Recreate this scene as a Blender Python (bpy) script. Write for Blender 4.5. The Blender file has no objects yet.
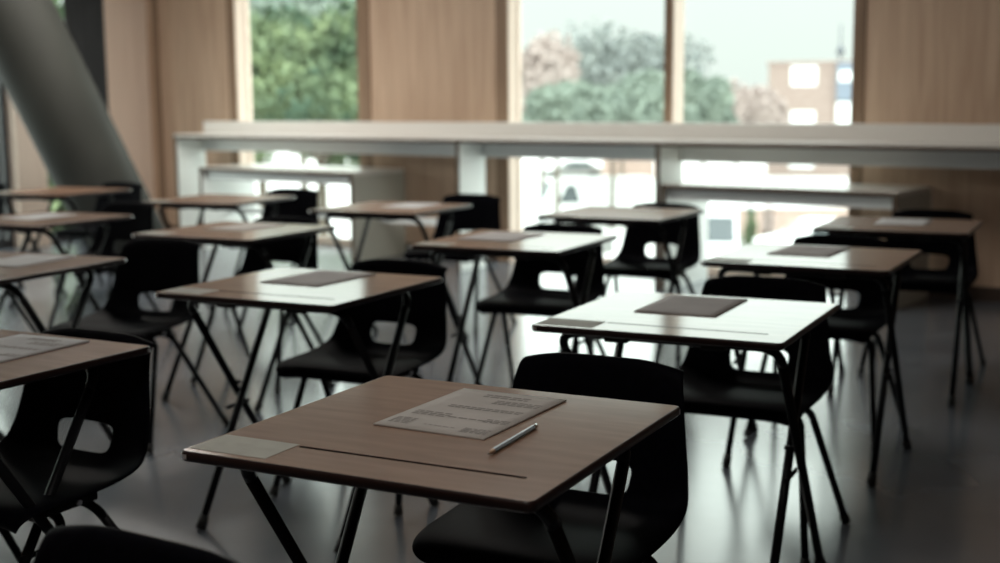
import bpy, bmesh, math, random
from mathutils import Vector, Matrix, noise
random.seed(7)
SC = bpy.context.scene
COL = SC.collection
R = math.radians

# ------------------------------------------------------------------ camera
CAM_H, PITCH, FPX, ROLL = 1.2432, 0.140939, 1279.47, -0.0085
cam_data = bpy.data.cameras.new('camera')
cam = bpy.data.objects.new('camera', cam_data)
COL.objects.link(cam)
SC.camera = cam
cam_data.sensor_width = 36.0
cam_data.lens = FPX / 1000.0 * 36.0
cam.matrix_world = (Matrix.Translation((0, 0, CAM_H)) @ Matrix.Rotation(math.pi / 2 - PITCH, 4, 'X')
                    @ Matrix.Rotation(ROLL, 4, 'Z'))
cam_data.clip_end = 600
cam_data.dof.use_dof = True
cam_data.dof.focus_distance = 2.25
cam_data.dof.aperture_fstop = 2.8
SC.view_settings.view_transform = 'Standard'
SC.view_settings.look = 'None'
SC.view_settings.gamma = 1
SC.view_settings.use_curve_mapping = False
SC.view_settings.exposure = 0.0

# ------------------------------------------------------------------ materials
def mat(name, base=(.5, .5, .5), rough=.5, metal=0.0, spec=.5, coat=0.0, coat_rough=.1):
    m = bpy.data.materials.new(name)
    m.use_nodes = True
    b = m.node_tree.nodes['Principled BSDF']
    b.inputs['Base Color'].default_value = (*base, 1)
    b.inputs['Roughness'].default_value = rough
    b.inputs['Metallic'].default_value = metal
    b.inputs['Specular IOR Level'].default_value = spec
    b.inputs['Coat Weight'].default_value = coat
    b.inputs['Coat Roughness'].default_value = coat_rough
    return m

def noisy(m, c1, c2, scale=(1, 1, 1), nscale=5.0, detail=4.0, lo=.35, hi=.65, bump=0.0, rough=None, dist=0.0):
    """colour variation from object-space noise; optional roughness variation and bump"""
    nt = m.node_tree; N = nt.nodes; L = nt.links
    b = N['Principled BSDF']
    tc = N.new('ShaderNodeTexCoord'); mp = N.new('ShaderNodeMapping')
    mp.inputs['Scale'].default_value = scale
    n = N.new('ShaderNodeTexNoise')
    n.inputs['Scale'].default_value = nscale; n.inputs['Detail'].default_value = detail
    n.inputs['Distortion'].default_value = dist
    r = N.new('ShaderNodeValToRGB')
    r.color_ramp.elements[0].position = lo; r.color_ramp.elements[1].position = hi
    r.color_ramp.elements[0].color = (*c1, 1); r.color_ramp.elements[1].color = (*c2, 1)
    L.new(tc.outputs['Object'], mp.inputs['Vector']); L.new(mp.outputs['Vector'], n.inputs['Vector'])
    L.new(n.outputs['Fac'], r.inputs['Fac']); L.new(r.outputs['Color'], b.inputs['Base Color'])
    if rough:
        mr = N.new('ShaderNodeMapRange')
        mr.inputs['To Min'].default_value, mr.inputs['To Max'].default_value = rough
        L.new(n.outputs['Fac'], mr.inputs['Value']); L.new(mr.outputs['Result'], b.inputs['Roughness'])
    if bump:
        bp = N.new('ShaderNodeBump'); bp.inputs['Strength'].default_value = bump
        bp.inputs['Distance'].default_value = .002
        L.new(n.outputs['Fac'], bp.inputs['Height']); L.new(bp.outputs['Normal'], b.inputs['Normal'])
    return m

M = {}
M['laminate'] = noisy(mat('desk_laminate', rough=.5, spec=.03, coat=.5, coat_rough=.13),
                      (.16, .09, .058), (.215, .125, .083), (2.2, 16, 2), 3.0, 6, .3, .72)
M['laminate'].node_tree.nodes['Principled BSDF'].inputs['Coat IOR'].default_value = 1.55
M['edge'] = mat('desk_edge', (.016, .007, .006), .32, spec=.25)
M['plastic'] = noisy(mat('black_plastic', rough=.55, spec=.02), (.0012, .0012, .002), (.002, .002, .0035), (1, 1, 1), 60, 3)
M['steel'] = mat('black_steel', (.004, .004, .005), .38, spec=.1)
M['rubber'] = mat('rubber', (.006, .006, .006), .7)
M['chrome'] = mat('bright_bolt', (.85, .85, .87), .3, 1.0)
M['sticker'] = noisy(mat('sticker_paper', rough=.65, spec=.2), (.29, .285, .25), (.33, .325, .285), (1, 1, 1), 30)
M['paper'] = noisy(mat('booklet_paper', rough=.85, spec=.12), (.40, .37, .345), (.44, .405, .38), (1, 1, 1), 9)
M['paper_grey'] = noisy(mat('grey_booklet_cover', rough=.85, spec=.12), (.37, .35, .345), (.41, .385, .38), (1, 1, 1), 9)
M['paper_white'] = noisy(mat('white_paper', rough=.85, spec=.12), (.42, .415, .42), (.46, .455, .455), (1, 1, 1), 9)
M['ink'] = mat('grey_print', (.27, .25, .235), .85, spec=.1)
M['pencil'] = mat('silver_blue_paint', (.40, .48, .53), .22, .3)
M['pencil_wood'] = mat('pencil_cedar', (.42, .27, .17), .6)
M['graphite'] = mat('graphite', (.03, .03, .032), .35)
M['eraser_metal'] = mat('pencil_ferrule', (.7, .7, .7), .2, 1.0)
M['birch'] = noisy(mat('birch_panel', rough=.5, spec=.3), (.46, .315, .222), (.60, .435, .32), (9, 9, .55), 2.2, 5, .3, .7, dist=.6)
M['pale_wood'] = noisy(mat('pale_wood', rough=.5, spec=.3), (.74, .59, .49), (.80, .65, .55), (8, 8, .5), 2, 4)
M['casing'] = noisy(mat('casing_wood', rough=.45, spec=.3), (.21, .135, .088), (.29, .19, .125), (8, 8, .5), 2, 4)
M['white_lam'] = mat('white_laminate', (.78, .80, .78), .35)
M['grey_lam'] = mat('pale_grey_laminate', (.82, .85, .85), .4)
M['top_lam'] = mat('counter_top_laminate', (.74, .71, .67), .3)
M['ply_edge'] = mat('plywood_edge', (.075, .046, .027), .5)
M['panel_beige'] = mat('beige_side_laminate', (.48, .47, .41), .5)
M['skirting'] = mat('dark_skirting', (.05, .03, .02), .5)
M['plaster'] = noisy(mat('white_plaster', rough=.8), (.55, .55, .54), (.6, .6, .58), (1, 1, 1), 4)
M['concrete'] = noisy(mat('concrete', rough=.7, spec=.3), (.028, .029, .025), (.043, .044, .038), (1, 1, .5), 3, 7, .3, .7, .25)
M['floor'] = noisy(mat('polished_floor', rough=.2, spec=.5), (.088, .10, .118), (.135, .15, .172), (1, 1, 1), 1.3, 7, .3, .7, .0, (.14, .27))
M['floor'].node_tree.nodes['Principled BSDF'].inputs['IOR'].default_value = 1.85
M['curtain'] = noisy(mat('grey_curtain', rough=.9, spec=.1), (.05, .053, .055), (.07, .073, .075), (30, 30, 1), 3)
M['alu'] = mat('dark_window_bar', (.045, .045, .05), .4)
M['pave'] = noisy(mat('pale_paving', rough=.9), (.58, .57, .54), (.68, .67, .65), (1, 1, 1), .4, 5)
M['brick'] = noisy(mat('pink_brick', rough=.9), (.275, .205, .178), (.335, .26, .23), (1, 1, 3), 1.5, 5)
M['brickwall'] = noisy(mat('pale_brick', rough=.9), (.36, .255, .215), (.44, .33, .28), (1, 1, 3), 2, 5)
M['blue_clad'] = mat('blue_grey_cladding', (.17, .20, .25), .5)
M['mast'] = mat('mast_steel', (.06, .07, .09), .5)
M['win_white'] = mat('white_render', (.80, .82, .81), .6)
M['car_white'] = mat('white_car_paint', (.82, .83, .82), .3)
M['car_grey'] = mat('grey_car_paint', (.22, .22, .21), .35)
M['car_glass'] = mat('car_glass', (.08, .095, .10), .1)
M['tyre'] = mat('tyre', (.02, .02, .02), .8)
M['bark'] = noisy(mat('bark', rough=.9), (.10, .08, .06), (.16, .13, .10), (4, 4, 1), 4)
def leafmat(name, c1, c2):
    m = noisy(mat(name, rough=.6, spec=.2), c1, c2, (1, 1, 1), .9, 3)
    return m
M['leaf_a'] = leafmat('lush_leaf', (.055, .095, .06), (.215, .265, .135))
M['leaf_b'] = leafmat('mid_leaf', (.185, .225, .19), (.265, .31, .255))
M['leaf_c'] = leafmat('grey_leaf', (.20, .22, .215), (.27, .29, .27))
M['leaf_p'] = leafmat('pink_leaf', (.37, .30, .275), (.48, .40, .37))
# window glass: clear sheet with a faint mirror reflection
g = bpy.data.materials.new('window_glass'); g.use_nodes = True
nt = g.node_tree; nt.nodes.clear()
o_ = nt.nodes.new('ShaderNodeOutputMaterial'); mx = nt.nodes.new('ShaderNodeMixShader')
tr = nt.nodes.new('ShaderNodeBsdfTransparent'); gl = nt.nodes.new('ShaderNodeBsdfGlossy')
fr = nt.nodes.new('ShaderNodeFresnel')
tr.inputs['Color'].default_value = (.96, .985, .97, 1); gl.inputs['Roughness'].default_value = .01
fr.inputs['IOR'].default_value = 1.3
nt.links.new(fr.outputs[0], mx.inputs[0]); nt.links.new(tr.outputs[0], mx.inputs[1])
nt.links.new(gl.outputs[0], mx.inputs[2]); nt.links.new(mx.outputs[0], o_.inputs[0])
M['glass'] = g

# ------------------------------------------------------------------ helpers
def link(o, parent=None):
    COL.objects.link(o)
    if parent is not None:
        o.parent = parent
    return o

def obj(name, bm, m, parent=None, smooth=False, auto=None):
    me = bpy.data.meshes.new(name)
    bmesh.ops.recalc_face_normals(bm, faces=bm.faces[:])
    bm.to_mesh(me); bm.free()
    for mm in (m if isinstance(m, (list, tuple)) else [m]):
        me.materials.append(mm)
    if smooth:
        me.shade_smooth()
        if auto:
            me.set_sharp_from_angle(angle=R(auto))
    return link(bpy.data.objects.new(name, me), parent)

def empty(name, loc=(0, 0, 0), rz=0.0):
    o = bpy.data.objects.new(name, None)
    o.empty_display_size = .1
    o.location = loc; o.rotation_euler = (0, 0, rz)
    return link(o)

def tag(o, label=None, cat=None, group=None, kind=None):
    if label: o['label'] = label
    if cat: o['category'] = cat
    if group: o['group'] = group
    if kind: o['kind'] = kind
    return o

def copy_tree(o, parent=None):
    c = o.copy(); COL.objects.link(c)
    if parent is not None:
        c.parent = parent
    for ch in o.children:
        copy_tree(ch, c)
    return c

def box(bm, x0, x1, y0, y1, z0, z1, mi=0, bevel=0.0, mtx=None):
    b2 = bmesh.new()
    bmesh.ops.create_cube(b2, size=1)
    for v in b2.verts:
        v.co = ((x0 + x1) / 2 + v.co.x * (x1 - x0), (y0 + y1) / 2 + v.co.y * (y1 - y0), (z0 + z1) / 2 + v.co.z * (z1 - z0))
    if bevel:
        bmesh.ops.bevel(b2, geom=b2.edges[:], offset=bevel, segments=2, profile=.5, affect='EDGES')
    merge(bm, b2, mi, mtx)

def merge(bm, b2, mi=None, mtx=None):
    vs = {}
    for v in b2.verts:
        vs[v] = bm.verts.new(mtx @ v.co if mtx else v.co)
    for f in b2.faces:
        try:
            nf = bm.faces.new([vs[v] for v in f.verts])
        except ValueError:
            continue
        nf.material_index = f.material_index if mi is None else mi
        nf.smooth = f.smooth
    b2.free()

def tube(bm, pts, r, seg=10, cap=True, mi=0):
    pts = [Vector(p) for p in pts]
    n = len(pts)
    tang = []
    for i in range(n):
        a = pts[max(0, i - 1)]; b = pts[min(n - 1, i + 1)]
        tang.append((b - a).normalized())
    up = Vector((0, 0, 1)) if abs(tang[0].z) < .9 else Vector((1, 0, 0))
    side = tang[0].cross(up).normalized()
    rings = []
    for i in range(n):
        t = tang[i]
        side = (side - t * side.dot(t)).normalized()
        u2 = t.cross(side)
        rr = r[i] if isinstance(r, (list, tuple)) else r
        rings.append([bm.verts.new(pts[i] + side * math.cos(2 * math.pi * k / seg) * rr + u2 * math.sin(2 * math.pi * k / seg) * rr) for k in range(seg)])
    for i in range(n - 1):
        for k in range(seg):
            f = bm.faces.new((rings[i][k], rings[i][(k + 1) % seg], rings[i + 1][(k + 1) % seg], rings[i + 1][k]))
            f.smooth = True; f.material_index = mi
    if cap:
        for rg in (rings[0][::-1], rings[-1]):
            f = bm.faces.new(rg); f.material_index = mi

def bend(p0, p1, p2, rad, n=6):
    """points of a rounded corner at p1"""
    p0, p1, p2 = Vector(p0), Vector(p1), Vector(p2)
    a = p1 + (p0 - p1).normalized() * rad; b = p1 + (p2 - p1).normalized() * rad
    return [((1 - t) ** 2) * a + 2 * t * (1 - t) * p1 + t * t * b for t in [i / n for i in range(n + 1)]]

def rounded_rect(x0, x1, y0, y1, r, n=5):
    pts = []
    for (cx, cy, a0) in ((x1 - r, y1 - r, 0), (x0 + r, y1 - r, 90), (x0 + r, y0 + r, 180), (x1 - r, y0 + r, 270)):
        for i in range(n + 1):
            a = R(a0 + 90 * i / n)
            pts.append((cx + r * math.cos(a), cy + r * math.sin(a)))
    return pts

def bake(o):
    """apply modifiers into the mesh"""
    dg = bpy.context.evaluated_depsgraph_get()
    me = bpy.data.meshes.new_from_object(o.evaluated_get(dg))
    o.modifiers.clear(); o.data = me

# ------------------------------------------------------------------ exam desk
TOP_Z = .71
def make_desk():
    root = empty('exam_desk')
    # tabletop : rounded slab, dark edge, pencil groove cut in
    bm = bmesh.new()
    th = .017
    levels = [(TOP_Z - th, .004), (TOP_Z - th + .004, 0), (TOP_Z - .004, 0), (TOP_Z - .001, .0012), (TOP_Z, .004)]
    rings = []
    for z, ins in levels:
        rings.append([bm.verts.new((x, y, z)) for x, y in rounded_rect(-.305 + ins, .305 - ins, -.304 + ins, .304 - ins, .015 - ins, 7)])
    n = len(rings[0])
    for i in range(len(rings) - 1):
        for k in range(n):
            f = bm.faces.new((rings[i][k], rings[i][(k + 1) % n], rings[i + 1][(k + 1) % n], rings[i + 1][k]))
            f.material_index = 1; f.smooth = True
    bm.faces.new(rings[0][::-1]).material_index = 1
    bm.faces.new(rings[-1]).material_index = 0
    top = obj('tabletop', bm, [M['laminate'], M['edge']], root)
    cut = bmesh.new(); c0 = []; c1 = []
    for x, y in rounded_rect(-.147, .248, -.2085, -.1995, .0044, 3):
        c0.append(cut.verts.new((x, y, TOP_Z - .006))); c1.append(cut.verts.new((x, y, TOP_Z + .01)))
    for k in range(len(c0)):
        cut.faces.new((c0[k], c0[(k + 1) % len(c0)], c1[(k + 1) % len(c0)], c1[k]))
    cut.faces.new(c0[::-1]); cut.faces.new(c1)
    for f in cut.faces: f.material_index = 1
    co = obj('cutter', cut, [M['laminate'], M['edge']])
    md = top.modifiers.new('groove', 'BOOLEAN'); md.operation = 'DIFFERENCE'; md.object = co; md.solver = 'EXACT'
    bpy.context.view_layer.update()
    bake(top)
    bpy.data.objects.remove(co)
    # sticker at the far end of the groove
    bm = bmesh.new()
    box(bm, -.297, -.152, -.285, -.196, TOP_Z + .0001, TOP_Z + .0006)
    tag(obj('sticker', bm, M['sticker'], root), 'pale grey candidate sticker')
    # bright metal strips added at two corners to imitate the edging's glint
    for sgn in (-1, 1):
        b = bmesh.new(); r0 = []; r1 = []
        for k in range(9):
            a = R(-8 + 106 * k / 8)
            x, y = .290 + .0157 * math.cos(a), .289 + .0157 * math.sin(a)
            r0.append(b.verts.new((sgn * x, sgn * y, TOP_Z - .0125))); r1.append(b.verts.new((sgn * x, sgn * y, TOP_Z - .0045)))
        for k in range(8): b.faces.new((r0[k], r0[k + 1], r1[k + 1], r1[k])).smooth = True
        obj('corner_glint', b, M['chrome'], root)
    # two crossing U-shaped tube frames
    def frame(half, y_top, y_foot, foot_half, rail_z):
        rr = .0115
        pl, pr = Vector((-half, y_top, rail_z)), Vector((half, y_top, rail_z))
        fl, fr_ = Vector((-foot_half[0], y_foot, 0)), Vector((foot_half[1], y_foot, 0))
        bl = bend(pr, pl, fl, .055); br = bend(pl, pr, fr_, .055)
        b = bmesh.new(); tube(b, bl[::-1] + br, rr, 12)
        obj('frame_rail', b, M['steel'], root)
        for a, f in ((bl[-1], fl), (br[-1], fr_)):
            d = (f - a).normalized()
            end = f - d * .012
            b = bmesh.new(); tube(b, [a, end], rr, 12)
            lg = obj('leg', b, M['steel'], root)
            b = bmesh.new(); tube(b, [f - d * .045, f - d * .006 + Vector((0, 0, 0))], [.0145, .0155], 12)
            for v in b.verts: v.co.z = max(v.co.z, .0)
            obj('foot_cap', b, M['rubber'], lg)
        return pl, pr, fl, fr_
    frame(.272, -.20, .262, (.272, .285), .679)
    frame(.246, .20, -.243, (.222, .262), .679)
    # pivots where the legs of each side cross, and the short stay under them
    for sx in (-1, 1):
        b = bmesh.new()
        tube(b, [(sx * .243, -.006, .395), (sx * .288, -.006, .395)], .006, 10)
        obj('pivot_bolt', b, M['steel'], root)
        b = bmesh.new()
        box(b, sx * .259 - .003, sx * .259 + .003, -.055, .055, .318, .330, 0, .001)
        obj('stay', b, M['steel'], root)
    # mounting cleats under the top
    for y in (-.20, .20):
        for x in (-.12, .12):
            b = bmesh.new()
            box(b, x - .03, x + .03, y - .018, y + .018, .664, .6935, 0, .004)
            obj('mounting_cleat', b, M['rubber'], root)
    return root

# ------------------------------------------------------------------ polypropylene chair (front of the seat at y = 0)
def make_chair():
    root = empty('school_chair')
    prof = [(.016, .394, .178), (.002, .412, .198), (.006, .429, .211), (.045, .438, .220), (.13, .431, .225), (.23, .421, .226),
            (.305, .420, .225), (.347, .428, .223), (.365, .452, .219), (.374, .482, .215), (.382, .515, .210), (.394, .585, .199),
            (.405, .652, .189), (.413, .695, .184), (.421, .718, .179), (.432, .722, .177), (.439, .709, .175)]
    # how far the side edges come forward / up at each row (bucket shape)
    wrap = [(0, -.004), (0, -.006), (0, -.006), (0, -.002), (0, .006), (-.002, .018), (-.010, .030), (-.024, .032), (-.028, .018),
            (-.026, .008), (-.022, .0), (-.018, -.002), (-.014, -.004), (-.010, -.008), (-.005, -.012), (0, -.014), (0, -.014)]
    cs = [-1, -.93, -.78, -.56, -.385, -.13, .13, .385, .56, .78, .93, 1]
    bm = bmesh.new(); grid = []
    for (y, z, hw), (wy, wz) in zip(prof, wrap):
        row = []
        for c in cs:
            k = max(0, (abs(c) - .35) / .65) ** 2.0
            rim = max(0, (abs(c) - .9) / .1)
            row.append(bm.verts.new((c * hw, y + wy * k + (.006 * rim if z > .45 else 0), z + wz * k - (.006 * rim if z < .45 else 0))))
        grid.append(row)
    for i in range(len(prof) - 1):
        for j in range(len(cs) - 1):
            if i in (8, 9) and 4 <= j <= 6:
                continue                                  # the hand hole
            bm.faces.new((grid[i][j], grid[i][j + 1], grid[i + 1][j + 1], grid[i + 1][j])).smooth = True
    # top corners well rounded
    for i in range(11, 17):
        t = (i - 11) / 5.0
        for j in (0, 1, 2, 9, 10, 11):
            e = {0: 1, 1: .85, 2: .45, 11: 1, 10: .85, 9: .45}[j]
            grid[i][j].co.z -= .007 * e * t * t
            grid[i][j].co.x *= 1 - .02 * e * t * t
    # hand hole a touch wider at its top
    for j, s in ((4, -1), (7, 1)):
        grid[10][j].co.x += s * .008; grid[8][j].co.x -= s * .006
    sh = obj('seat_shell', bm, M['plastic'], root)
    md = sh.modifiers.new('thick', 'SOLIDIFY'); md.thickness = .006; md.offset = 0
    md = sh.modifiers.new('smooth', 'SUBSURF'); md.levels = 2; md.render_levels = 2
    bpy.context.view_layer.update(); bake(sh); sh.data.shade_smooth()
    # tubular frame: two inverted U frames nested under the seat
    def uframe(y_top, foot_y, top_half, foot_half, z_top):
        l, r_ = Vector((-top_half, y_top, z_top)), Vector((top_half, y_top, z_top))
        fl, fr_ = Vector((-foot_half, foot_y, 0)), Vector((foot_half, foot_y, 0))
        bl = bend(r_, l, fl, .04); br = bend(l, r_, fr_, .04)
        b = bmesh.new(); tube(b, bl[::-1] + br, .0105, 12)
        obj('cross_rail', b, M['steel'], root)
        for a, f in ((bl[-1], fl), (br[-1], fr_)):
            d = (f - a).normalized()
            b = bmesh.new(); tube(b, [a, f - d * .012], .0105, 12)
            lg = obj('leg', b, M['steel'], root)
            b = bmesh.new(); tube(b, [f - d * .035, f - d * .005], [.013, .014], 12)
            for v in b.verts: v.co.z = max(v.co.z, 0)
            obj('foot_cap', b, M['rubber'], lg)
    uframe(.135, .005, .180, .232, .390)
    uframe(.215, .455, .186, .250, .394)
    for sx in (-1, 1):
        b = bmesh.new()
        box(b, sx * .165 - .016, sx * .165 + .016, .115, .235, .396, .416, 0, .004)
        br = obj('seat_bracket', b, M['steel'], root)
        b = bmesh.new(); tube(b, [(sx * .180, .178, .406), (sx * .187, .178, .406)], .006, 10)
        obj('bolt', b, M['chrome'], br)
    return root

# ------------------------------------------------------------------ desks and chairs in their places
# key: x, y, rotation, label | chair: across, seat-front distance, extra turn, label
ROOM = {
 'A': (-.092, 2.058, -27.0, 'nearest exam desk in the middle, brown top holding a printed booklet and a silver pencil',
       0.030, 0.172, 0, 'black plastic chair pushed under the nearest desk, the one with the pencil on it'),
 'B': (.478, 3.157, -26.2, 'exam desk gleaming white with a grey booklet, directly behind the nearest desk to the right',
       0.020, 0.215, 0, 'black plastic chair behind the white-gleaming desk that stands next after the nearest one'),
 'C': (1.071, 4.324, -27.7, 'exam desk half white half grey with a grey booklet, third along the right-hand row',
       -0.040, 0.150, 0, 'black plastic chair at the third desk of the right-hand row, half hidden by that desk'),
 'D': (1.69, 5.38, -25.9, 'exam desk furthest right, brown right end, loose white paper on it, near the wood wall',
       0.050, 0.210, 0, 'black plastic chair in the shade by the wood wall, furthest right of all'),
 'E': (-.579, 3.734, -26.7, 'exam desk with a grey booklet left behind the nearest desk, crossed legs in full view',
       0.010, 0.105, 0, 'black plastic chair with clear hand hole at the desk left behind the nearest one'),
 'F': (.064, 4.896, -25.6, 'exam desk in mid room, booklet across its back, white glare on its right corner',
       -0.030, 0.110, 0, 'black plastic chair tucked deep under the middle desk with glare on its right corner'),
 'G': (.583, 6.056, -28.3, 'furthest white-gleaming exam desk in front of the wide window, almost blank top',
       0.040, 0.040, 0, 'black plastic chair in front of the wide window, bright light through its hand hole'),
 'H': (-.547, 6.48, -26.4, 'exam desk with a white sheet beside the beige side panel of the low bench',
       0.040, 0.380, 0, 'black plastic chair standing before the upright panel between the two window bays'),
 'I': (-1.111, 5.38, -27.0, 'brown exam desk second from the back in the second row from the left',
       -0.090, 0.050, 0, 'black plastic chair mostly hidden under the desk left of centre, second from the back'),
 'J': (-1.562, 7.152, -24.0, 'small far exam desk right under the left window, thin legs before the white bench',
       0.020, 0.290, 0, 'black plastic chair under the left window, its back cut off by a desk in front'),
 'K': (-1.185, 2.671, -28.5, 'large near exam desk cut by the left picture edge, white printed sheets on it',
       0.095, -0.085, 0, 'large dark plastic chair at the near desk cut by the left picture edge'),
 'L': (-1.696, 4.268, -23.4, 'exam desk at the left picture edge with a pale paper, second from the front there',
       0.100, 0.330, 0, 'black plastic chair pulled well back from its desk at the left, broad shiny back'),
 'M': (-2.171, 6.019, -27.5, 'exam desk at the left picture edge below the leaning column, third from the front there',
       -0.200, 0.380, 0, 'black plastic chair below the leaning column, the nearer one of the two overlapping there'),
 'N': (-2.714, 7.915, -27.0, 'furthest exam desk at the left, thin brown top right in front of the leaning column',
       -0.120, 0.240, 0, 'furthest black plastic chair before the foot of the leaning column'),
}
desk0 = make_desk(); chair0 = make_chair()
XF = {}
for i, (k, (x, y, t, dl, cu, cv, ct, cl)) in enumerate(ROOM.items()):
    d = desk0 if i == 0 else copy_tree(desk0)
    d.location = (x, y, 0); d.rotation_euler = (0, 0, R(t))
    tag(d, dl, 'desk', 'folding exam desks')
    mtx = Matrix.Translation((x, y, 0)) @ Matrix.Rotation(R(t), 4, 'Z')
    XF[k] = (mtx, t)
    c = chair0 if i == 0 else copy_tree(chair0)
    p = mtx @ Vector((cu, cv, 0))
    c.location = p; c.rotation_euler = (0, 0, R(t + ct))
    tag(c, cl, 'chair', 'black plastic school chairs')
for (x, y, t, cl) in ((-.645, 1.125, -31.0, 'black plastic chair at the bottom left, only the top of its back showing'),
                      (-3.68, 8.35, -27.0, 'black plastic chair at the far left picture edge, only its back corner showing')):
    c = copy_tree(chair0); c.location = (x, y, 0); c.rotation_euler = (0, 0, R(t))
    tag(c, cl, 'chair', 'black plastic school chairs')

# ------------------------------------------------------------------ papers and the pencil
def place(o, key, u, v, rz=0.0, z=TOP_Z):
    mtx, t = XF[key]
    o.location = mtx @ Vector((u, v, z + .0002)); o.rotation_euler = (0, 0, R(t + rz))
    return o

def booklet(name, m, pages=3, w=.212, h=.297, curl=.0, printed=True, seed=1):
    """stack of sheets; origin at its centre on the table; its printed side reads from +y"""
    rnd = random.Random(seed)
    root = empty(name)
    bm = bmesh.new()
    th = .0007 * pages
    nx, ny = 8, 10
    def zz(x, y):
        return curl * (max(0, x / (w / 2)) ** 2) * (max(0, (y + h / 2) / h) ** 2) + .0005 * math.sin(9 * x + 4 * y) ** 2
    top = [[bm.verts.new((-w / 2 + w * i / nx, -h / 2 + h * j / ny, zz(-w / 2 + w * i / nx, -h / 2 + h * j / ny) + th)) for i in range(nx + 1)] for j in range(ny + 1)]
    bot = [[bm.verts.new((v.co.x, v.co.y, max(0, v.co.z - th))) for v in row] for row in top]
    for j in range(ny):
        for i in range(nx):
            bm.faces.new((top[j][i], top[j][i + 1], top[j + 1][i + 1], top[j + 1][i])).smooth = True
            bm.faces.new((bot[j][i], bot[j + 1][i], bot[j + 1][i + 1], bot[j][i + 1]))
    for j in range(ny):
        for i in (0, nx):
            bm.faces.new((top[j][i], top[j + 1][i], bot[j + 1][i], bot[j][i]))
    for i in range(nx):
        for j in (0, ny):
            bm.faces.new((top[j][i], top[j][i + 1], bot[j][i + 1], bot[j][i]))
    obj('pages', bm, m, root)
    if printed:
        def strip(x0, x1, y0, y1):
            n = 6
            for a in range(n):
                xa, xb = x0 + (x1 - x0) * a / n, x0 + (x1 - x0) * (a + 1) / n
                vs = [bm.verts.new((X, Y, zz(X, Y) + th + .0004)) for X, Y in ((xa, y0), (xb, y0), (xb, y1), (xa, y1))]
                bm.faces.new(vs)
        # blocks of small illegible print
        blocks = [(-.095, -.055, -.125, -.085, 5), (-.09, -.02, -.06, -.03, 3), (-.02, .07, -.055, -.045, 1), (.045, .095, -.13, -.10, 4),
                  (.05, .095, -.06, -.035, 3), (-.06, .085, .01, .03, 2), (.0, .09, .06, .09, 3), (-.04, .05, .10, .125, 2), (-.03, .03, -.115, -.11, 1)]
        for (x0, x1, y0, y1, n) in blocks:
            bm = bmesh.new()
            for k in range(n):
                yy = y0 + (y1 - y0) * (k + .5) / n; hh = (y1 - y0) / n * .32
                x = x0
                while x < x1 - .004:
                    wl = rnd.uniform(.006, .018)
                    strip(x, min(x1, x + wl), yy - hh, yy + hh)
                    x += wl + rnd.uniform(.002, .004)
            obj('text_block', bm, M['ink'], root)
    return root

def sheet(label, key, u, v, rz, m='paper', pages=3, name='exam_booklet', cat='paper', printed=True, w=.212, h=.297, seed=1, group='papers on the desks', z=TOP_Z):
    b = booklet(name, M[m], pages, w, h, 0, printed, seed)
    place(b, key, u, v, rz, z)
    return tag(b, label, cat, group)

sheet('grey printed exam booklet on the nearest desk beside the silver pencil', 'A', -.003, .103, -2, seed=3)
sheet('grey booklet on the white-gleaming desk just behind the nearest one', 'B', -.035, .118, 0, m='paper_grey', printed=False)
sheet('grey booklet on the third desk of the right-hand row', 'C', -.045, .115, -2, m='paper_grey', printed=False)
sheet('loose white paper on the desk furthest right', 'D', .0, .105, 2, 'paper_white', 1, 'paper_sheet', printed=False)
sheet('grey booklet on the desk left behind the nearest one', 'E', -.03, .125, -3, m='paper_grey', printed=False)
sheet('brownish booklet on the middle desk with the glare on its corner', 'F', -.10, .075, -1, 'paper_grey', 3, w=.24, printed=False)
sheet('small grey paper at the back edge of the desk before the wide window', 'G', .02, .235, 62, 'paper', 2, 'paper_sheet', w=.10, h=.15, printed=False)
sheet('white sheet on the desk by the beige bench panel', 'H', .05, .12, 0, 'paper_white', 1, 'paper_sheet', printed=False)
sheet('brown booklet on the brown desk second from the back, left of centre', 'I', -.03, .10, 2, 'paper', 3, printed=False)
sheet('white printed sheets on the near desk cut by the left picture edge', 'K', .045, .12, 2, 'paper_white', 4, 'paper_sheet', seed=8)
sheet('pale paper on the second desk along the left picture edge', 'L', .02, .105, 3, 'paper_white', 3, 'paper_sheet', printed=False)
sheet('white paper on the desk below the leaning column', 'M', -.06, .06, 0, 'paper_white', 1, 'paper_sheet', printed=False)

pen = empty('pencil')
def ring_tube(pts, rads, seg, m, name, flat=False):
    b = bmesh.new(); tube(b, pts, rads, seg)
    if flat:
        for f in b.faces: f.smooth = False
    return obj(name, b, m, pen)
PL = .185
ring_tube([(0, -PL / 2 + .020, .0042), (0, PL / 2 - .012, .0042)], .0040, 6, M['pencil'], 'pencil_body', True)
ring_tube([(0, -PL / 2 + .020, .0042), (0, -PL / 2 + .005, .0042)], [.0039, .0013], 12, M['pencil_wood'], 'sharpened_tip')
ring_tube([(0, -PL / 2 + .005, .0042), (0, -PL / 2, .0042)], [.0013, .0003], 8, M['graphite'], 'lead')
ring_tube([(0, PL / 2 - .012, .0042), (0, PL / 2 - .006, .0042), (0, PL / 2 - .005, .0042), (0, PL / 2, .0042)], [.0041, .0043, .0038, .0036], 14, M['eraser_metal'], 'ferrule')
place(pen, 'A', .143, -.038, 2)
tag(pen, 'silver blue pencil lying beside the booklet on the nearest desk', 'pencil')

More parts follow.
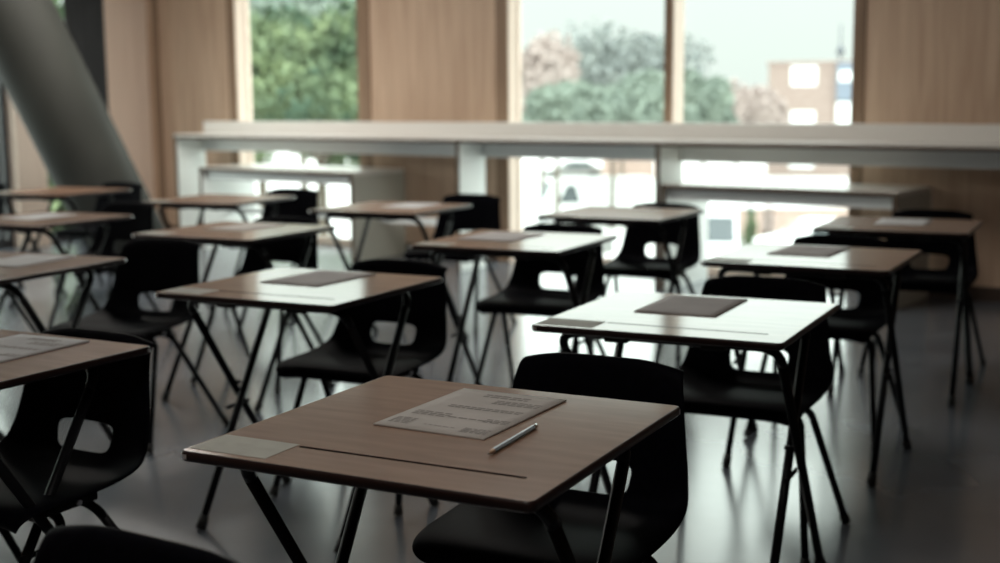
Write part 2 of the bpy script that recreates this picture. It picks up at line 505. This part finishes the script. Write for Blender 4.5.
# ------------------------------------------------------------------ the room (wall axes: s along the window wall, n away from the camera)
TH = R(-36.0)
ES, EN = Vector((math.cos(TH), math.sin(TH), 0)), Vector((-math.sin(TH), math.cos(TH), 0))
RM = Matrix.Rotation(TH, 4, 'Z')
S0, S1, N0, N1, ZC, ZH = -9.90, 3.2, -3.2, 7.99, 3.0, 2.3
WT = .17
def room_obj(name, bm, m, parent=None, kind='structure', smooth=False):
    o = obj(name, bm, m, parent, smooth)
    if parent is None:
        o.matrix_world = RM.copy()
        if kind: o['kind'] = kind
    return o

b = bmesh.new(); box(b, S0 - .3, S1 + .3, N0, N1 + WT, -.12, 0); room_obj('floor', b, M['floor'])
b = bmesh.new(); box(b, S0 - .3, S1 + .3, N0, N1 + WT, ZC, ZC + .15); room_obj('ceiling', b, M['plaster'])
# window wall: wooden piers and head
W1, W2 = (-8.693, -7.235), (-5.713, -3.02)
b = bmesh.new()
for s0, s1 in ((S0 - .3, W1[0]), (W1[1], W2[0]), (W2[1], S1 + .3)):
    box(b, s0, s1, N1, N1 + WT, 0, ZC)
for s0, s1 in (W1, W2):
    box(b, s0, s1, N1, N1 + WT, ZH, ZC)
room_obj('wall_back', b, M['birch'])
# joints between the wooden boards and the window casings
def trims(i, rects, m, z0=0.0, z1=ZC, proud=.012):
    for k, (s0, s1) in enumerate(rects):
        b = bmesh.new(); box(b, s0, s1, N1 - proud, N1 + .002, z0, z1, 0, .003)
        room_obj('trim_%d' % (i + k), b, m)
trims(1, [(-8.785, -8.693), (-7.235, -7.10), (-5.82, -5.713), (-3.02, -2.94)], M['casing'], 0, ZC)
trims(5, [(-9.80, -9.73)], M['casing'])
# reveals in pale wood, frames and panes
def window(name, s0, s1, mull=None):
    fr_b = bmesh.new()
    nd0, nd1 = N1 + .115, N1 + .155
    lin = .006
    fw = .013
    box(fr_b, s0 + lin, s0 + fw, nd0, nd1, 0, ZH, 0, .003)
    box(fr_b, s1 - fw, s1 - lin, nd0, nd1, 0, ZH, 0, .003)
    box(fr_b, s0 + fw, s1 - fw, nd0, nd1, 0, .07, 0, .003)
    box(fr_b, s0 + fw, s1 - fw, nd0, nd1, ZH - .05, ZH, 0, .003)
    w = room_obj(name, fr_b, M['pale_wood'])
    for side in (s0 + lin / 2, s1 - lin / 2):
        bb = bmesh.new(); box(bb, side - lin / 2 + .0005, side + lin / 2 - .0005, N1 + .003, N1 + WT, 0, ZH)
        obj('reveal', bb, M['pale_wood'], w)
    panes = [(s0 + fw, s1 - fw)]
    if mull:
        bb = bmesh.new(); box(bb, mull[0], mull[1], N1, N1 + .15, .07, ZH - .05, 0, .003)
        obj('mullion', bb, [M['casing']], w)
        bb = bmesh.new(); box(bb, mull[1], mull[1] + .012, N1 + .003, N1 + .15, .07, ZH - .05)
        obj('mullion_lining', bb, M['pale_wood'], w)
        panes = [(s0 + fw, mull[0]), (mull[1] + .012, s1 - fw)]
    for p0, p1 in panes:
        bb = bmesh.new()
        vs = [bb.verts.new(c) for c in ((p0, N1 + .145, .07), (p1, N1 + .145, .07), (p1, N1 + .145, ZH - .05), (p0, N1 + .145, ZH - .05))]
        bb.faces.new(vs)
        obj('pane', bb, M['glass'], w)
    return w
window('window_1', *W1)
window('window_2', *W2, mull=(-4.377, -4.314))
b = bmesh.new()
for s0, s1 in ((S0 + .01, -9.805), (-9.725, -8.79), (-7.095, -5.825), (-2.935, S1)):
    box(b, s0, s1, N1 - .014, N1 + .001, 0, .09, 0, .003)
room_obj('baseboard_back', b, M['skirting'])
# left wall: pale timber and glazing
b = bmesh.new()
LW = [(N0, 2.2), (6.54, 6.83), (7.45, N1 + WT)]
for n0, n1 in LW:
    box(b, S0 - .3, S0, n0, n1, 0, ZC)
box(b, S0 - .3, S0, 2.2, 7.45, ZH, ZC)
room_obj('wall_left', b, M['pale_wood'])
def side_window(name, n0, n1, bars):
    fb = bmesh.new()
    x0, x1 = S0 - .2, S0 - .12
    for a, c in ((n0, n0 + .04), (n1 - .04, n1)):
        box(fb, x0, x1, a, c, 0, ZH, 0, .003)
    box(fb, x0, x1, n0 + .04, n1 - .04, 0, .07); box(fb, x0, x1, n0 + .04, n1 - .04, ZH - .05, ZH)
    w = room_obj(name, fb, M['alu'])
    for c in bars:
        bb = bmesh.new(); box(bb, x0, x1, c - .025, c + .025, .07, ZH - .05); obj('glazing_bar', bb, M['alu'], w)
    bb = bmesh.new()
    vs = [bb.verts.new(c) for c in ((S0 - .16, n0 + .04, .07), (S0 - .16, n1 - .04, .07), (S0 - .16, n1 - .04, ZH - .05), (S0 - .16, n0 + .04, ZH - .05))]
    bb.faces.new(vs); obj('pane', bb, M['glass'], w)
side_window('window_3', 6.83, 7.45, [])
side_window('window_4', 2.2, 6.54, [6.43, 5.4, 4.3, 3.2])
# far right wall and rear wall, outside the photograph
b = bmesh.new(); box(b, S1, S1 + .3, N0, N1, 0, ZC); room_obj('wall_right', b, M['birch'])

b = bmesh.new(); box(b, S0 - .3, S1 + .3, N0 - .3, N0, 0, ZC); room_obj('wall_front', b, M['birch'])

# grey curtain hanging at the left wall
cur = empty('curtain'); cur.matrix_world = RM @ Matrix.Translation((S0 + .10, 0, 0))
b = bmesh.new(); n = 60
cols = []
for i in range(n + 1):
    t = i / n
    yy = 7.02 + .42 * t; xx = .03 * math.sin(t * 2 * math.pi * 6) + .006 * math.sin(t * 31)
    cols.append([b.verts.new((xx * (1 - .15 * zf), yy, .03 + (2.28 - .03) * zf)) for zf in (0, .25, .5, .75, 1)])
for i in range(n):
    for j in range(4):
        b.faces.new((cols[i][j], cols[i + 1][j], cols[i + 1][j + 1], cols[i][j + 1])).smooth = True
cl = obj('curtain_cloth', b, M['curtain'], cur)
md = cl.modifiers.new('thick', 'SOLIDIFY'); md.thickness = .004
b = bmesh.new(); tube(b, [(0, 6.9, 2.33), (0, 7.5, 2.33)], .012, 10); obj('curtain_rail', b, M['alu'], cur)
tag(cur, 'dark grey curtain hanging behind the leaning column', 'curtain')

# leaning concrete column
b = bmesh.new()
base = Vector((-2.79, 9.9, -.05)); lean = Vector((-.412, -.10, 1))
L_ = 3.4
rings = []
for zf in (0, .2, .4, .6, .8, 1):
    c = base + lean * (L_ * zf)
    c.z = min(c.z, ZC + .05)
    c = base + lean * ((c.z - base.z))
    rings.append([b.verts.new(c + Vector((.325 * math.cos(2 * math.pi * k / 48), .325 * math.sin(2 * math.pi * k / 48), 0))) for k in range(48)])
for i in range(5):
    for k in range(48):
        b.faces.new((rings[i][k], rings[i][(k + 1) % 48], rings[i + 1][(k + 1) % 48], rings[i + 1][k])).smooth = True
b.faces.new(rings[0][::-1]); b.faces.new(rings[-1])
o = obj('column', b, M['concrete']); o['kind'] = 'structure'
tag(o, 'thick leaning round grey concrete column', 'column')

# ------------------------------------------------------------------ counter along the windows and the two low benches
cnt = empty('window_counter'); cnt.matrix_world = RM.copy()
NF, NBK = 7.34, 7.67
CS = [-8.795, -5.715, -4.07, -.60]
def rb(name, m, parent, *a, bevel=.003):
    bb = bmesh.new(); box(bb, *a, 0, bevel); return obj(name, bb, m, parent)
rb('worktop', M['top_lam'], cnt, CS[0] - .015, CS[-1] + .03, NF, NBK + .26, .942, .974)
rb('worktop_edge', M['ply_edge'], cnt, CS[0] - .018, CS[-1] + .03, NF - .004, NF, .9385, .960, bevel=.001)
rb('upstand', M['top_lam'], cnt, CS[0] + .0, CS[-1] + .03, NBK, NBK + .05, .974, 1.08)
for i, s in enumerate(CS):
    p = rb('upright_panel', M['white_lam'], cnt, s - .012, s + .018, NF + .012, NBK, 0, .942)
    rb('panel_edge', M['ply_edge'], p, s - .013, s + .019, NF + .008, NF + .012, 0, .942, bevel=.0005)
for i in range(3):
    rb('apron', M['grey_lam'], cnt, CS[i] + .018, CS[i + 1] - .012, NBK - .03, NBK, .825, .942)
rb('stretcher', M['grey_lam'], cnt, CS[0] + .018, CS[1] - .012, NBK - .02, NBK - .001, .285, .345)
tag(cnt, 'long white counter running along the window wall', 'counter')

def bench(name, s0, s1, z, label, n0=7.335, n1=7.955):
    r = empty(name); r.matrix_world = RM.copy()
    t = .03
    rb('bench_top', M['top_lam'], r, s0, s1, n0, n1, z - t, z)
    rb('top_edge', M['ply_edge'], r, s0, s1, n0 - .004, n0, z - t, z - .004, bevel=.001)
    for k, s in enumerate((s0, s1 - t)):
        p = rb('side_panel', M['panel_beige'] if k else M['white_lam'], r, s, s + t, n0 + .004, n1, 0, z - t)
        rb('panel_edge', M['ply_edge'], p, s - .001, s + t + .001, n0, n0 + .004, 0, z - t, bevel=.0005)
    rb('apron', M['grey_lam'], r, s0 + t, s1 - t, n0 + .05, n0 + .07, z - t - .075, z - t)
    return tag(r, label, 'bench', 'low benches under the counter')
bench('low_bench', -8.49, -6.73, .701, 'low white bench tucked under the counter below the left window')
bench('low_bench', -4.03, -2.48, .695, 'low white bench tucked under the counter at the right before the wood wall')

# ------------------------------------------------------------------ outside
GZ = -4.8
def ray(u, v, Y):
    a0, b0 = u - 500, v - 281.5
    a = a0 * math.cos(ROLL) + b0 * math.sin(ROLL); bb = -a0 * math.sin(ROLL) + b0 * math.cos(ROLL)
    d = Vector((a / FPX, math.cos(PITCH) - bb / FPX * math.sin(PITCH), -math.sin(PITCH) - bb / FPX * math.cos(PITCH)))
    return d * (Y / d.y) + Vector((0, 0, CAM_H))

b = bmesh.new(); box(b, -90, 120, 13, 260, GZ - .5, GZ)
o = obj('ground', b, M['pave']); o['kind'] = 'structure'

def tree(name, base, h, rx, rz, m, label, n=2600, leaf=.22, seed=1, trunk=.11, lobes=9, gaps=0.0, group='trees outside'):
    """trunk with boughs and a crown of leaf blades gathered in lobes"""
    rnd = random.Random(seed)
    root = empty(name, base)
    cz = h - rz
    b = bmesh.new()
    tube(b, [(0, 0, -.1), (.05, .02, cz * .5), (0, .05, cz)], [trunk * 1.3, trunk, trunk * .7], 10)
    lob = []
    for i in range(lobes):
        a = rnd.uniform(0, 2 * math.pi); zf = rnd.uniform(-.75, .8); rr = math.sqrt(max(0.05, 1 - zf * zf)) * rnd.uniform(.3, .72)
        c = Vector((rx * rr * math.cos(a), rx * rr * math.sin(a), cz + rz * zf * .72))
        lob.append((c, rnd.uniform(.38, .58)))
        tube(b, [(0, .03, cz * .8), c * .5 + Vector((0, 0, cz * .45)), c], [trunk * .5, trunk * .3, trunk * .1], 6)
    obj('trunk', b, M['bark'], root)
    b = bmesh.new()
    for i in range(n):
        c, s = lob[i % lobes]
        d = Vector((rnd.gauss(0, 1), rnd.gauss(0, 1), rnd.gauss(0, 1))).normalized()
        p = c + Vector((d.x * rx * s, d.y * rx * s, d.z * rz * s)) * (rnd.random() ** .4)
        ax = Vector((rnd.gauss(0, 1), rnd.gauss(0, 1), rnd.gauss(0, .6))).normalized()
        t = ax.orthogonal().normalized(); L = leaf * rnd.uniform(.6, 1.3); w = L * .55
        q = Matrix.Rotation(rnd.uniform(0, 6.28), 3, ax)
        t = q @ t; sde = ax.cross(t)
        v0 = b.verts.new(p - t * L / 2); v1 = b.verts.new(p + sde * w / 2 + ax * .1 * L); v2 = b.verts.new(p + t * L / 2); v3 = b.verts.new(p - sde * w / 2 + ax * .1 * L)
        b.faces.new((v0, v1, v2)); b.faces.new((v0, v2, v3))
    me = bpy.data.meshes.new('foliage'); b.to_mesh(me); b.free(); me.materials.append(m)
    link(bpy.data.objects.new('foliage', me), root)
    return tag(root, label, 'tree', group)

def at(u, Y, z=GZ):
    p = ray(u, 100, Y); return Vector((p.x, p.y, z))

tree('leafy_tree', at(318, 24), 7.8, 2.9, 1.65, M['leaf_a'], 'lush green tree filling the right part of the left window', 12000, .24, 11, lobes=16)
tree('leafy_tree', at(258, 29), 8.2, 2.5, 1.8, M['leaf_a'], 'lush green tree at the left part of the left window', 11000, .24, 12, lobes=15)
tree('leafy_tree', at(300, 38), 10.0, 4.8, 2.6, M['leaf_b'], 'tall green tree behind the two in the left window', 9000, .4, 13, lobes=16)
tree('leafy_tree', at(18, 19), 9.0, 2.2, 4.0, M['leaf_a'], 'green tree beyond the side window behind the leaning column', 6000, .3, 14, lobes=14)
tree('pink_tree', at(541, 68), 9.9, 2.9, 3.3, M['leaf_p'], 'pinkish autumn tree at the left edge of the wide window', 5200, .42, 21, lobes=9)
tree('grey_tree', at(622, 82), 11.0, 5.2, 3.7, M['leaf_c'], 'tall grey green tree with sky holes in the wide window', 5600, .55, 22, lobes=15)
tree('bushy_tree', at(612, 60), 7.5, 3.9, 2.0, M['leaf_b'], 'dense green bushy tree low in the wide window', 7000, .42, 23, lobes=14)
tree('bushy_tree', at(556, 54), 6.6, 1.4, 1.4, M['leaf_b'], 'small green tree beside the pink tree', 2600, .36, 24, lobes=8)
tree('bushy_tree', at(703, 66), 7.8, 1.9, 2.3, M['leaf_b'], 'green tree just right of the window mullion', 4500, .42, 25, lobes=10)
tree('pink_tree', at(737, 95), 7.6, 3.3, 2.4, M['leaf_p'], 'low pink tree left of the brick building', 4500, .55, 26, lobes=12)

# brick building with white windows
bc = empty('brick_building'); p0 = at(768, 100); p1 = at(905, 100)
bc.location = p0; bc.rotation_euler = (0, 0, R(-15)); bw = (p1 - p0).length
zt = ray(768, 65, 100).z - GZ
b = bmesh.new(); box(b, 0, bw, 0, 12, 0, zt); obj('brick_wall', b, M['brick'], bc)
b = bmesh.new(); box(b, -.12, bw + .12, -.12, 12.1, zt, zt + .25); obj('parapet', b, M['brick'], bc)
def px(u): return (at(u, 100) - p0).x
def pz(v): return ray(800, v, 100).z - GZ
for (u0, u1, v0, v1) in ((790, 815, 66, 86), (790, 814, 111, 126), (790, 814, 150, 168), (868, 892, 66, 86), (868, 892, 111, 126)):
    b = bmesh.new(); box(b, px(u0), px(u1), -.06, .05, pz(v1), pz(v0), 0, .03); w = obj('window', b, M['win_white'], bc)
    b = bmesh.new(); box(b, px(u0) + .25, px(u1) - .25, -.09, -.06, pz(v1) + .2, pz(v0) - .2); obj('blind', b, M['win_white'], w)
b = bmesh.new(); box(b, px(834), px(852), -.5, -.01, pz(101), pz(65) + .1); obj('stair_panel', b, M['blue_clad'], bc)
b = bmesh.new(); box(b, px(836), px(850), -.56, -.5, pz(82), pz(72), 0, .03); obj('window', b, M['win_white'], bc)
b = bmesh.new(); box(b, px(834), px(852), -.5, -.01, pz(130), pz(102), 0, .2); obj('porch', b, M['win_white'], bc)
tag(bc, 'pink brick building with white windows at the right of the wide window', 'building')
mast = empty('roof_mast', at(839, 103, GZ + zt + .25))
b = bmesh.new(); zm = ray(840, 24, 103).z - GZ - zt - .25; tube(b, [(0, 0, 0), (0, 0, zm)], .06, 8); obj('pole', b, M['mast'], mast)
b = bmesh.new(); tube(b, [(0, 0, zm * .2), (0, 0, zm * .3), (0, 0, zm * .45)], [.25, .3, .08], 10); obj('mast_drum', b, M['mast'], mast)
tag(mast, 'thin aerial mast on the roof of the brick building', 'mast')

# low brick wall, a brick hut, hedge plants
def wall_piece(name, u0, u1, Y, v_top, m, label, cat, depth=.4):
    a, c = at(u0, Y), at(u1, Y)
    r = empty(name, a); z = ray(u0, v_top, Y).z - GZ
    b = bmesh.new(); box(b, 0, (c - a).x, 0, depth, 0, z); obj('brickwork', b, m, r)
    b = bmesh.new(); box(b, -.05, (c - a).x + .05, -.05, depth + .05, z, z + .1); obj('coping', b, M['win_white'], r)
    return tag(r, label, cat)
wall_piece('garden_wall', 728, 905, 54, 209, M['brickwall'], 'low pink garden wall behind the right-hand desks', 'wall')
wall_piece('brick_hut', 605, 655, 92, 158, M['brickwall'], 'small brick hut below the counter in the wide window', 'hut', 3)
def shrub(u, Y, h, r, m, label, seed):
    rnd = random.Random(seed); root = empty('shrub', at(u, Y)); b = bmesh.new()
    for i in range(260):
        d = Vector((rnd.gauss(0, 1), rnd.gauss(0, 1), abs(rnd.gauss(0, 1)))).normalized()
        p = Vector((d.x * r, d.y * r, d.z * h)) * rnd.random() ** .5
        ax = Vector((rnd.gauss(0, 1), rnd.gauss(0, 1), rnd.gauss(0, 1))).normalized(); t = ax.orthogonal().normalized() * .14; s = ax.cross(t) * .6
        b.faces.new([b.verts.new(p + q) for q in (-t, s, t, -s)])
    me = bpy.data.meshes.new('foliage'); b.to_mesh(me); b.free(); me.materials.append(m)
    link(bpy.data.objects.new('foliage', me), root)
    b = bmesh.new()
    for k in range(5): tube(b, [(0, 0, 0), (r * .5 * math.cos(k * 1.3), r * .5 * math.sin(k * 1.3), h * .7)], .02, 5)
    obj('stem', b, M['bark'], root)
    return tag(root, label, 'shrub', 'shrubs by the garden wall')
shrub(753, 52, 1.7, .26, M['leaf_a'], 'middle green shrub of the three before the low garden wall', 1)
shrub(737, 51.5, .8, .3, M['leaf_b'], 'small green shrub at the left end of the low garden wall', 2)
shrub(771, 52, 2.1, .3, M['leaf_p'], 'reddish taller shrub nearest the white car at the garden wall', 3)

def car(name, u, Y, rz, paint, label, L=4.3, Wd=1.8, H=1.5, van=False):
    r = empty(name, at(u, Y), rz)
    if van:
        pr = [(-L / 2, .35), (-L / 2, 1.0), (-L / 2 + .55, 1.15), (-L / 2 + 1.05, H * .96), (-L / 2 + 1.5, H), (L / 2 - .1, H), (L / 2, H - .2), (L / 2, .35)]
    else:
        pr = [(-L / 2, .3), (-L / 2, .75), (-L / 2 + 1.1, .92), (-L / 2 + 1.75, H * .97), (-L / 2 + 2.2, H), (L / 2 - 1.1, H * .98), (L / 2 - .35, .98), (L / 2, .9), (L / 2, .3)]
    b = bmesh.new()
    a = [b.verts.new((x, -Wd / 2, z)) for x, z in pr]; c = [b.verts.new((x, Wd / 2, z)) for x, z in pr]
    for k in range(len(pr)):
        b.faces.new((a[k], a[(k + 1) % len(pr)], c[(k + 1) % len(pr)], c[k]))
    b.faces.new(a[::-1]); b.faces.new(c)
    for v in b.verts:
        if v.co.z > 1.0: v.co.y *= .88
    bmesh.ops.bevel(b, geom=b.edges[:], offset=.06, segments=2, affect='EDGES')
    obj('car_body', b, M[paint], r, True, 40)
    for s in (-1, 1):
        b = bmesh.new()
        x0 = -L / 2 + (1.25 if van else 1.55); x1 = (x0 + 1.1) if van else L / 2 - .75
        z0, z1 = (1.15, H - .3) if van else (.98, H - .12)
        yy = s * Wd / 2
        q = [(x0, z0), (x1, z0), (x1 - .25, z1), (x0 + .45, z1)]
        f0 = [b.verts.new((x, yy * (.93 if z == z0 else .885), z)) for x, z in q]
        f1 = [b.verts.new((x, yy * (.93 if z == z0 else .885) + s * .05, z)) for x, z in q]
        b.faces.new(f0); b.faces.new(f1[::-1])
        for k in range(4): b.faces.new((f0[k], f0[(k + 1) % 4], f1[(k + 1) % 4], f1[k]))
        obj('side_window', b, M['car_glass'], r)
        for x in (-L / 2 + .8, L / 2 - .8):
            b = bmesh.new(); tube(b, [(x, s * (Wd / 2 - .2), .32), (x, s * (Wd / 2 + .01), .32)], .32, 20)
            obj('wheel', b, M['tyre'], r)
    b = bmesh.new()
    xa, za, xb, zb = (-L / 2 + .6, 1.2, -L / 2 + 1.0, H * .92) if van else (-L / 2 + 1.15, .97, -L / 2 + 1.7, H * .93)
    nrm = Vector((-(zb - za), 0, xb - xa)).normalized() * .05
    q = [Vector((xa, -Wd * .40, za)), Vector((xa, Wd * .40, za)), Vector((xb, Wd * .38, zb)), Vector((xb, -Wd * .38, zb))]
    f0 = [b.verts.new(v - nrm * .6) for v in q]; f1 = [b.verts.new(v + nrm) for v in q]
    b.faces.new(f0); b.faces.new(f1[::-1])
    for k in range(4): b.faces.new((f0[k], f0[(k + 1) % 4], f1[(k + 1) % 4], f1[k]))
    obj('windscreen', b, M['car_glass'], r)
    return tag(r, label, 'van' if van else 'car', 'cars parked outside')
car('parked_van', 590, 62, R(8), 'car_white', 'long white van side on behind the far white desk', 6.0, 2.0, 2.3, True)
car('parked_van', 714, 45, R(80), 'car_white', 'white van facing the window right of the far chair', 5.0, 1.95, 2.2, True)
car('parked_car', 818, 48, R(6), 'car_white', 'white car beside the low garden wall', 4.2)
car('parked_car', 572, 96, R(4), 'car_grey', 'grey car furthest off below the green trees', 4.4)
car('parked_car', 556, 48, R(20), 'car_grey', 'grey car nearest behind the left of the wide window', 4.0)
car('parked_car', 300, 46, R(5), 'car_white', 'white car beyond the left window under the trees', 4.3)

# ------------------------------------------------------------------ light: overcast sky, window portals, unseen fill lights added under the ceiling
w = bpy.data.worlds.new('sky'); SC.world = w; w.use_nodes = True
nt = w.node_tree; nt.nodes.clear()
out = nt.nodes.new('ShaderNodeOutputWorld'); bg = nt.nodes.new('ShaderNodeBackground')
tc = nt.nodes.new('ShaderNodeTexCoord'); sp = nt.nodes.new('ShaderNodeSeparateXYZ')
cr = nt.nodes.new('ShaderNodeValToRGB')
nt.links.new(tc.outputs['Generated'], sp.inputs[0]); nt.links.new(sp.outputs['Z'], cr.inputs['Fac'])
nt.links.new(cr.outputs['Color'], bg.inputs['Color']); nt.links.new(bg.outputs[0], out.inputs[0])
el = cr.color_ramp.elements
SKY_MAX = 6.0
bg.inputs['Strength'].default_value = SKY_MAX
def skyc(v, c=(.93, 1.0, .955)): return (v * c[0] / SKY_MAX, v * c[1] / SKY_MAX, v * c[2] / SKY_MAX, 1)
el[0].position = 0.0; el[0].color = skyc(1.0, (.90, 1, .925))
el[1].position = 1.0; el[1].color = skyc(5.0, (.9, .98, 1.0))
for pos, v in ((.078, 1.08), (.105, 3.6), (.145, 5.6), (.19, 4.6), (.35, 4.8)):
    e = el.new(pos); e.color = skyc(v, (.89, 1, .935))

def portal(s0, s1, n0, n1, z0, z1, side):
    ld = bpy.data.lights.new('window_portal', 'AREA'); ld.shape = 'RECTANGLE'
    ld.cycles.is_portal = True
    if side == 'back':
        c = Vector(((s0 + s1) / 2, n0, (z0 + z1) / 2)); ld.size, ld.size_y = s1 - s0, z1 - z0
        rot = RM @ Matrix.Rotation(-math.pi / 2, 4, 'X')
    else:
        c = Vector((s0, (n0 + n1) / 2, (z0 + z1) / 2)); ld.size, ld.size_y = n1 - n0, z1 - z0
        rot = RM @ Matrix.Rotation(-math.pi / 2, 4, 'Z') @ Matrix.Rotation(math.pi / 2, 4, 'X') @ Matrix.Rotation(math.pi, 4, 'Y')
    o = bpy.data.objects.new('window_portal', ld); link(o)
    o.matrix_world = Matrix.Translation(RM @ c) @ rot
    return o
portal(W1[0], W1[1], N1 + WT - .01, 0, 0, ZH, 'back'); portal(W2[0], W2[1], N1 + WT - .01, 0, 0, ZH, 'back')

def fill_area(s, n, wd, ln, power, col=(1, .95, .88)):
    ld = bpy.data.lights.new('fill_light', 'AREA'); ld.shape = 'RECTANGLE'; ld.size, ld.size_y = wd, ln
    ld.energy = power; ld.color = col
    o = bpy.data.objects.new('fill_light', ld); link(o)
    o.matrix_world = Matrix.Translation(RM @ Vector((s, n, ZC - .03))) @ RM
    return o
for ls, ln, lp in ((-7.0, 1.4, 45), (-1.0, .4, 26), (-7.4, 5.5, 78), (-3.8, 5.0, 45)):  # unseen area lights, put in only to lift the room's brightness
    fill_area(ls, ln, .6, 1.6, lp)
